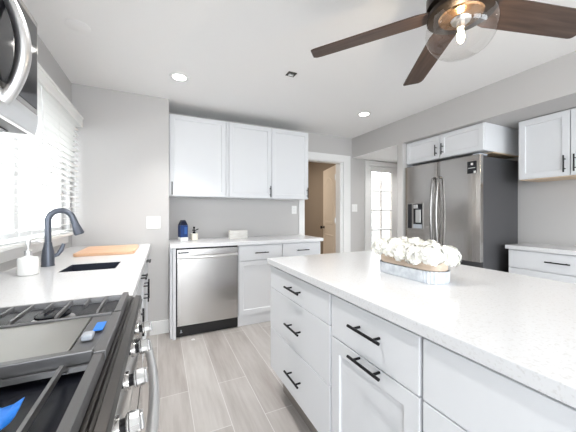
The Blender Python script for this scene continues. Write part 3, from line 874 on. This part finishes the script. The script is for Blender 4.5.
# planter with hydrangeas
px0, py0 = 1.085, 0.93
pl = thing('planter', 'long oval whitewashed metal planter with wooden rim on the island', 'planter', (px0, py0, T1))
PW = 0.0
def stadium(hw, hl, n=14):
    out = []
    for k in range(n + 1):
        a = PI * k / n; out.append((hw * math.cos(a), hl - hw + hw * math.sin(a)))
    for k in range(n + 1):
        a = PI + PI * k / n; out.append((hw * math.cos(a), -(hl - hw) + hw * math.sin(a)))
    return out
def shell(bm, prof, th=0.004, ribs=0.0):
    rings = []
    base = stadium(1, 1)
    def ring(hw, hl, z):
        pts = stadium(hw, hl, 30)
        r = []
        for i, (x, y) in enumerate(pts):
            k = 1.0 + (ribs if i % 2 else 0)
            r.append(bm.verts.new((px0 + x * k, py0 + y * (1 + (k - 1) * 0.4), z)))
        return r
    outer = [ring(a, b, z) for a, b, z in prof]; inner = [ring(a - th, b - th, z + (0.003 if i == 0 else 0)) for i, (a, b, z) in enumerate(prof)]
    n = len(outer[0])
    for S in (outer, inner):
        for A, B in zip(S, S[1:]):
            for k in range(n): bm.faces.new((A[k], A[(k + 1) % n], B[(k + 1) % n], B[k]))
    for k in range(n): bm.faces.new((outer[-1][k], outer[-1][(k + 1) % n], inner[-1][(k + 1) % n], inner[-1][k]))
    bm.faces.new(outer[0][::-1]); bm.faces.new(inner[0])
bm = new(); shell(bm, [(0.066, 0.172, T1 + 0.0005), (0.068, 0.174, T1 + 0.006), (0.069, 0.175, T1 + 0.049), (0.071, 0.177, T1 + 0.053)], ribs=0.03)
obj('metal_tub', bm, M_galv, pl)
bm = new(); shell(bm, [(0.062, 0.168, T1 + 0.0535), (0.064, 0.170, T1 + 0.057), (0.066, 0.172, T1 + 0.094)], th=0.006)
obj('wooden_rim', bm, M_planter_wood, pl)

def hydrangea(c, r, label, seed):
    rnd = random.Random(seed)
    c = Vector(c)
    t = thing('hydrangea', label, 'flower', c, 'hydrangea heads in the planter')
    bm = new()
    N = 150
    for i in range(N):
        zf = 1 - 1.75 * (i + 0.5) / N; ph = i * 2.39996 + rnd.uniform(-.2, .2)
        rr = math.sqrt(max(0, 1 - zf * zf))
        d = Vector((rr * math.cos(ph), rr * math.sin(ph), zf))
        p = c + d * r * rnd.uniform(0.86, 1.13)
        p.z = c.z + (p.z - c.z) * 0.85
        dd_ = (d + Vector((rnd.uniform(-.3, .3), rnd.uniform(-.3, .3), rnd.uniform(-.1, .3)))).normalized()
        a = dd_.orthogonal().normalized(); b = dd_.cross(a); a0 = rnd.uniform(0, PI)
        L = rnd.uniform(0.011, 0.016)
        cv = bm.verts.new(p)
        for k in range(4):
            an = a0 + k * PI / 2
            u = a * math.cos(an) + b * math.sin(an); w = dd_.cross(u)
            v1 = bm.verts.new(p + u * L * 0.55 + w * L * 0.52 + dd_ * 0.003); v2 = bm.verts.new(p + u * L * 1.05 + w * L * 0.25 + dd_ * 0.0045)
            v3 = bm.verts.new(p + u * L * 1.05 - w * L * 0.25 + dd_ * 0.0045); v4 = bm.verts.new(p + u * L * 0.55 - w * L * 0.52 + dd_ * 0.003)
            bm.faces.new((cv, v1, v2, v3, v4))
    r2 = bmesh.ops.create_icosphere(bm, subdivisions=2, radius=r * 0.88, matrix=Matrix.Translation(c) @ Matrix.Diagonal((1, 1, 0.85, 1)))
    obj('petals', bm, M_petal, t)
    bm = new(); tube(bm, [c - Vector((0, 0, r * 0.6)), (c.x * 0.6 + px0 * 0.4, c.y * 0.75 + py0 * 0.25, T1 + 0.02)], 0.003, n=8)
    obj('stem', bm, M_stem, t, smooth=True)
    return t
heads = [
    (1.050, 0.792, 1.034, 0.044, 'white hydrangea head at the planter end nearest the camera, left side'),
    (1.122, 0.782, 1.026, 0.046, 'white hydrangea head at the planter end nearest the camera, fridge side'),
    (1.044, 0.862, 1.024, 0.047, 'white hydrangea head drooping over the wooden rim near the camera end'),
    (1.120, 0.858, 1.040, 0.048, 'white hydrangea head second from the camera end, fridge side'),
    (1.042, 0.937, 1.030, 0.047, 'white hydrangea head in the middle of the near rim'),
    (1.116, 0.935, 1.046, 0.048, 'white hydrangea head in the middle of the fridge side'),
    (1.044, 1.006, 1.040, 0.046, 'white hydrangea head second from the far end, near rim'),
    (1.116, 1.010, 1.044, 0.048, 'white hydrangea head second from the far end, fridge side'),
    (1.050, 1.080, 1.036, 0.046, 'white hydrangea head at the far left end, near side'),
    (1.118, 1.084, 1.036, 0.046, 'white hydrangea head at the far left end towards the back wall'),
]
for i, (x, y, z, r, lb) in enumerate(heads): hydrangea((x, y, z), r, lb, i)

# ================================================================== FRIDGE WALL
FX = 2.715; FY0, FY1, FZ = 1.558, 2.438, 1.772
fr = thing('refrigerator', 'stainless french door refrigerator with water dispenser', 'refrigerator', (3.08, (FY0 + FY1) / 2, 0))
bm = new(); box(bm, FX + 0.062, XR - 0.02, FY0 + 0.004, FY1 - 0.004, 0.03, FZ - 0.012)
obj('body', bm, M_side, fr, bevel=0.004)
ym = 1.995
def fdoor(y0, y1, z0, z1, hole=None):
    bm = new(); n = 12
    # gently bowed front skin
    front = []; back = []
    for k in range(n + 1):
        a = k / n; y = y0 + a * (y1 - y0)
        bow = 0.010 * (1 - (2 * a - 1) ** 4)
        front.append((FX + 0.010 - bow, y)); 
    poly = front + [(FX + 0.058, y1), (FX + 0.058, y0)]
    prism(bm, poly, 2, z0, z1)
    return bm
ld = obj('left_door', fdoor(ym + 0.002, FY1, 0.747, FZ), M_fridge, fr, bevel=0.003, smooth=False)
rd = obj('right_door', fdoor(FY0, ym - 0.002, 0.747, FZ), M_fridge, fr, bevel=0.003)
fz = obj('freezer_drawer', fdoor(FY0, FY1, 0.06, 0.692), M_fridge, fr, bevel=0.003)
def fhandle(y, door, z0=0.78, z1=1.60):
    pts = [(FX - 0.001, y, z0), (FX - 0.025, y, z0 + 0.01)]
    for k in range(17):
        a = k / 16; pts.append((FX - 0.034 - 0.026 * math.sin(PI * a), y, z0 + 0.03 + a * (z1 - z0 - 0.06)))
    pts += [(FX - 0.025, y, z1 - 0.01), (FX - 0.001, y, z1)]
    bm = new(); tube(bm, pts, 0.0125, n=14)
    obj('handle', bm, M_fhandle, door, smooth=True)
fhandle(ym + 0.032, ld); fhandle(ym - 0.032, rd)
bm = new(); tube(bm, [(FX - 0.001, FY0 + 0.06, 0.62), (FX - 0.045, FY0 + 0.07, 0.62), (FX - 0.05, (FY0 + FY1) / 2, 0.62), (FX - 0.045, FY1 - 0.07, 0.62), (FX - 0.001, FY1 - 0.06, 0.62)], 0.0125, n=14)
obj('handle', bm, M_satin, fz, smooth=True)
# dispenser
Ff = fmap('x-', FX)
bm = new(); fbox(bm, Ff, 2.165, 2.385, 1.025, 1.332, 0.0, 0.004)
dp = obj('dispenser', bm, M_steel_dark, ld, bevel=0.002)
bm = new(); fbox(bm, Ff, 2.318, 2.375, 1.035, 1.322, 0.004, 0.006); fbox(bm, Ff, 2.175, 2.295, 1.035, 1.322, 0.004, 0.006)
obj('dispenser_recess', bm, M_glassblk, dp)
bm = new(); fbox(bm, Ff, 2.195, 2.262, 1.105, 1.255, 0.006, 0.012); fbox(bm, Ff, 2.235, 2.29, 1.27, 1.315, 0.006, 0.012)
obj('dispenser_paddle', bm, M_satin, dp, bevel=0.002)
bm = new(); fbox(bm, Ff, 2.178, 2.292, 1.038, 1.085, 0.006, 0.012)
obj('drip_tray', bm, M_grey, dp, bevel=0.001)
# sticker
bm = new(); fbox(bm, Ff, 1.590, 1.672, 1.598, 1.715, 0.0, 0.0012)
st = obj('sticker', bm, M_glassblk, rd)
bm = new(); cyl(bm, Ff(1.628, 1.688, 0.0012), Ff(1.628, 1.688, 0.002), 0.012, n=16)
obj('sticker_mark', bm, M_plastic, st)
bm = new(); fbox(bm, Ff, 1.598, 1.664, 1.648, 1.653, 0.0012, 0.002)
obj('sticker_mark', bm, M_plastic, st)
bm = new(); fbox(bm, Ff, 1.590, 1.612, 1.598, 1.620, 0.0012, 0.002)
obj('sticker_mark', bm, M_plastic, st)
# hinge covers
for y in (FY0 + 0.05, FY1 - 0.05):
    bm = new(); box(bm, FX + 0.03, FX + 0.16, y - 0.03, y + 0.03, FZ + 0.0005, FZ + 0.018)
    obj('hinge_cover', bm, M_grey, fr, bevel=0.004)
# cabinet over the fridge
OX = 2.775
F = fmap('x-', OX)
oc = thing('wall_cabinet', 'white two door cabinet tucked under the soffit above the refrigerator', 'cabinet', (3.08, 1.99, 1.815))
bm = new(); box(bm, OX, XR - 0.002, 1.545, 2.440, 1.812, 2.077)
obj('carcass', bm, M_white, oc, bevel=0.001)
bm = new(); box(bm, OX + 0.15, XR - 0.01, 1.555, 2.43, 1.804, 1.8115)
obj('underside_panel', bm, M_inside, oc)
add_door(oc, F, 1.548, 1.990, 1.815, 2.072, (1.955, 1.905, 0.12, True), fr=0.045)
add_door(oc, F, 1.994, 2.438, 1.815, 2.072, (2.029, 1.905, 0.12, True), fr=0.045)
# right uppers
RX = 3.07
F = fmap('x-', RX)
RU = thing('wall_cabinet', 'white double door wall cabinet at the right edge beyond the fridge', 'cabinet', (3.23, 1.07, 1.525))
bm = new(); box(bm, RX, XR - 0.002, 0.690, 1.410, 1.528, 2.077)
obj('carcass', bm, M_white, RU, bevel=0.001)
bm = new(); box(bm, RX + 0.002, XR - 0.01, 0.70, 1.40, 1.521, 1.5275)
obj('underside_panel', bm, M_inside, RU)
add_door(RU, F, 1.050, 1.407, 1.530, 2.070, (1.08, 1.625, 0.14, True), fr=0.05)
add_door(RU, F, 0.693, 1.047, 1.530, 2.070, (1.017, 1.625, 0.14, True), fr=0.05)
RU2 = thing('wall_cabinet', 'white double door wall cabinet next along the right wall, nearer the camera', 'cabinet', (3.23, 0.33, 1.525))
bm = new(); box(bm, RX, XR - 0.002, -0.03, 0.688, 1.528, 2.077)
obj('carcass', bm, M_white, RU2, bevel=0.001)
add_door(RU2, F, 0.330, 0.685, 1.530, 2.070, (0.36, 1.625, 0.14, True), fr=0.05)
add_door(RU2, F, -0.027, 0.327, 1.530, 2.070, (0.297, 1.625, 0.14, True), fr=0.05)
# right bases
BX = 3.005
F = fmap('x-', BX)
def right_cab(y0, y1, label):
    t = thing('base_cabinet', label, 'cabinet', (3.20, (y0 + y1) / 2, 0), 'base cabinets on the right wall')
    bm = new(); box(bm, BX, XR - 0.002, y0, y1, 0.10, T0 - 0.001)
    obj('carcass', bm, M_white, t, bevel=0.001)
    bm = new(); box(bm, BX + 0.06, XR - 0.05, y0, y1, 0, 0.099)
    obj('toe_kick', bm, M_white, t)
    add_drawer(t, F, y0 + 0.004, y1 - 0.004, 0.710, 0.872, 0.16, ((y0 + y1) / 2, 0.798))
    add_drawer(t, F, y0 + 0.004, y1 - 0.004, 0.415, 0.706, 0.16)
    add_drawer(t, F, y0 + 0.004, y1 - 0.004, 0.112, 0.411, 0.16)
right_cab(0.732, 1.462, 'white drawer base cabinet on the right wall beside the fridge')
right_cab(-0.03, 0.730, 'white drawer base cabinet further along the right wall')
bm = new(); box(bm, BX - 0.035, XR - 0.001, -0.03, 1.478, T0, T1)
tag(obj('worktop', bm, M_quartz, bevel=0.002, origin=(3.08, 0.7, T0)), 'white quartz worktop on the right wall beside the fridge', 'worktop')

# ================================================================== SWITCHES
def plate(name, label, cat, x0, x1, y, z0, z1, kinds):
    t = thing(name, label, cat, ((x0 + x1) / 2, y, (z0 + z1) / 2))
    F = fmap('y-', y); bm = new(); fbox(bm, F, x0, x1, z0, z1, 0, 0.006)
    obj('cover_plate', bm, M_plastic, t, bevel=0.002)
    n = len(kinds); w = (x1 - x0) / n
    for i, k in enumerate(kinds):
        c = x0 + w * (i + 0.5); zc_ = (z0 + z1) / 2
        if k == 's':
            bm = new(); fbox(bm, F, c - 0.016, c + 0.016, zc_ - 0.033, zc_ + 0.033, 0.006, 0.0095)
            obj('rocker', bm, M_ceramic, t, bevel=0.0015)
        else:
            bm = new(); fbox(bm, F, c - 0.016, c + 0.016, zc_ - 0.033, zc_ + 0.033, 0.006, 0.008)
            so_ = obj('socket', bm, M_ceramic, t, bevel=0.001)
            bm = new()
            for dz in (-0.018, 0.018):
                for dx in (-0.006, 0.006): fbox(bm, F, c + dx - 0.001, c + dx + 0.001, zc_ + dz - 0.004, zc_ + dz + 0.004, 0.0078, 0.0084)
            obj('slots', bm, M_grey, so_)
    return t
plate('switch_plate', 'white double plate on the corner wall above the worktop', 'switch', -0.131, -0.008, YJ, 1.06, 1.182, 'os')
plate('outlet_plate', 'white single outlet below the wall cabinets near the doorway', 'outlet', 1.655, 1.730, YB, 1.205, 1.318, 'o')
plate('switch_plate', 'white double rocker switch between the doorway and glazed door', 'switch', 2.695, 2.800, YB, 1.238, 1.355, 'ss')

# scrap on the floor
bm = new(); vs = box(bm, 0.262, 0.292, 2.735, 2.760, 0.0005, 0.006); vs2 = box(bm, 0.268, 0.284, 2.742, 2.752, 0.006, 0.013)
tag(obj('paper_scrap', bm, M_plastic, bevel=0.002, origin=(0.277, 2.747, 0)), 'tiny white scrap on the floor in front of the dishwasher', 'scrap')

# ================================================================== CEILING ITEMS
CAN_W = 5.0
def can_light(x, y, label, CEIL=CEIL, power=3.2, spread=84):
    t = thing('recessed_light', label, 'ceiling light', (x, y, CEIL), 'recessed ceiling lights')
    bm = new(); lathe(bm, (x, y, CEIL - 0.006), [(0.055, 0.0), (0.078, 0.0), (0.082, 0.0055), (0.055, 0.0055)], n=36, cap0=False, cap1=False)
    for k in range(0): pass
    obj('trim_ring', bm, M_plastic, t, smooth=True)
    bm = new(); cyl(bm, (x, y, CEIL - 0.004), (x, y, CEIL - 0.001), 0.0545, n=36)
    obj('lens', bm, M_lens, t)
    d = bpy.data.lights.new('recessed_lamp', 'AREA'); d.shape = 'DISK'; d.size = 0.10; d.energy = power; d.color = (1, 0.985, 0.955); d.spread = math.radians(spread)
    l = bpy.data.objects.new('recessed_lamp', d); COL.objects.link(l); l.location = (0, 0, -0.012); l.parent = t
can_light(0.142, 2.504, 'lit recessed ceiling light in front of the left wall cabinet')
can_light(2.160, 2.52, 'lit recessed ceiling light near the soffit and doorway')
can_light(0.142, 1.20, 'added recessed light out of view, brightening the aisle between range and island', power=5.6, spread=125)  # unseen can added to lift the aisle floor and low cabinets
can_light(2.160, 0.10, 'added recessed fill light out of view, island side of the right wall cabinets', power=3.0, spread=120)  # this can and the next two are unseen, added as room fill
can_light(0.142, -2.20, 'added recessed fill light behind the camera, left wall side', power=4.0, spread=140)
can_light(2.160, -2.20, 'added recessed fill light behind the camera, right wall side', power=4.0, spread=140)
can_light(3.35, 2.98, 'added hidden recessed light brightening the low passage before the glazed door', 2.074, 2.2, 140)  # unseen can added to brighten the passage

# open junction box hole
jb = thing('junction_box', 'small open dark junction box in the ceiling left of the fan', 'junction box', (0.986, 2.056, CEIL))
bm = new(); F = lambda s, t, n: Vector((0.986 + s, 2.056 + t, CEIL - n))
Rj = Matrix.Rotation(math.radians(0), 3, 'Z')
box(bm, 0.950, 1.026, 2.020, 2.092, CEIL - 0.003, CEIL - 0.0003)
obj('box_recess', bm, mat('dark_box', (0.03, 0.024, 0.02), 0.6), jb)
bm = new(); box(bm, 0.968, 1.008, 2.045, 2.062, CEIL - 0.008, CEIL - 0.003); tube(bm, [(0.965, 2.07, CEIL - 0.006), (0.99, 2.06, CEIL - 0.012), (1.012, 2.072, CEIL - 0.006)], 0.003, n=8)
obj('bracket', bm, M_satin, jb)
# blank round plate
bm = new(); lathe(bm, (-0.470, 2.09, CEIL - 0.005), [(0.060, 0.0), (0.066, 0.003), (0.066, 0.0048)], n=36)
tag(obj('blank_cover', bm, M_ceil, smooth=True, origin=(-0.47, 2.09, CEIL)), 'round white blank cover on the ceiling near the window', 'cover')

# ceiling fan
fcx, fcy = 1.160, 0.742; BZ = 2.09
fan = thing('ceiling_fan', 'walnut bladed ceiling fan with clear glass globe light', 'ceiling fan', (fcx, fcy, CEIL))
bm = new(); lathe(bm, (fcx, fcy, 0), [(0.085, CEIL - 0.0005), (0.085, CEIL - 0.03), (0.06, CEIL - 0.07), (0.06, BZ + 0.10)], n=36)
obj('canopy', bm, M_bronze, fan, smooth=True)
bm = new(); lathe(bm, (fcx, fcy, 0), [(0.06, BZ + 0.10), (0.125, BZ + 0.085), (0.132, BZ + 0.06), (0.132, BZ + 0.012), (0.11, BZ + 0.006)], n=40)
obj('motor_housing', bm, M_bronze, fan, smooth=True)
bm = new(); lathe(bm, (fcx, fcy, 0), [(0.11, BZ - 0.006), (0.128, BZ - 0.010), (0.130, BZ - 0.030), (0.122, BZ - 0.035)], n=44)
lk = obj('light_kit', bm, M_bronze, fan, smooth=True)
bm = new(); lathe(bm, (fcx, fcy, 0), [(0.085, BZ - 0.0355), (0.080, BZ - 0.042), (0.045, BZ - 0.046), (0.030, BZ - 0.050)], n=40)
obj('reflector_plate', bm, M_copper, lk, smooth=True)
bm = new(); cyl(bm, (fcx, fcy, BZ - 0.050), (fcx, fcy, BZ - 0.060), 0.038, 0.034, 28); cyl(bm, (fcx, fcy, BZ - 0.060), (fcx, fcy, BZ - 0.088), 0.016, n=20)
obj('lamp_socket', bm, M_satin, lk, smooth=True)
bm = new(); lathe(bm, (fcx, fcy, BZ), [(0.008, -0.0885), (0.010, -0.096), (0.0135, -0.112), (0.0145, -0.126), (0.011, -0.142), (0.004, -0.150)], n=20)
obj('bulb', bm, M_bulb, lk, smooth=True)
gp = [(0.118, -0.036), (0.127, -0.050), (0.133, -0.070), (0.135, -0.088)]
for k in range(1, 15):
    a = k / 14 * PI / 2
    gp.append((max(0.004, 0.135 * math.cos(a) ** 0.8), -0.088 - 0.115 * math.sin(a)))
bm = new(); lathe(bm, (fcx, fcy, BZ), gp, n=56, cap0=False)
obj('glass_globe', bm, M_globe, lk, smooth=True)
def blade(deg):
    a = math.radians(deg); Rm = Matrix.Translation((fcx, fcy, BZ)) @ Matrix.Rotation(a, 4, 'Z') @ Matrix.Rotation(math.radians(-13.4), 4, 'X')
    bm = new()
    r0, rp, rm = 0.118, 0.675, 0.705
    prof = [(r0, -0.058), (0.17, -0.070), (rm - 0.035, -0.0675), (rm - 0.012, -0.062), (rm, -0.045), (rp + 0.003, 0.056), (rp - 0.006, 0.064), (rp - 0.02, 0.067), (0.17, 0.070), (r0, 0.058)]
    prism(bm, prof, 2, -0.003, 0.003)
    me_o = obj('blade', bm, M_blade, None, bevel=0.0015)
    me_o.parent = fan; me_o.matrix_local = Matrix.Translation(-Vector((fcx, fcy, CEIL))) @ Rm
    ORI[me_o.name] = Vector((0, 0, 0))
    bm = new(); box(bm, 0.10, 0.21, -0.022, 0.022, 0.0035, 0.008); box(bm, 0.085, 0.12, -0.018, 0.018, 0.0035, 0.02)
    obj('blade_arm', bm, M_bronze, me_o, bevel=0.002)
for d in (56.4, 125.6, 199.0, 272.0, -14.9): blade(d)
pd = bpy.data.lights.new('fan_bulb_light', 'POINT'); pd.energy = 2.5; pd.color = (1, 0.82, 0.58); pd.shadow_soft_size = 0.02
po = bpy.data.objects.new('fan_bulb_light', pd); COL.objects.link(po); po.location = (0, 0, BZ - 0.195 - CEIL + 0.0); po.parent = fan

# unseen lamp added to brighten the tan room
pd = bpy.data.lights.new('next_room_fill', 'AREA'); pd.shape = 'DISK'; pd.size = 0.4; pd.energy = 10; pd.color = (1, 0.93, 0.83)
po = bpy.data.objects.new('next_room_fill', pd); COL.objects.link(po); po.location = (1.7, 4.6, CEIL - 0.03)
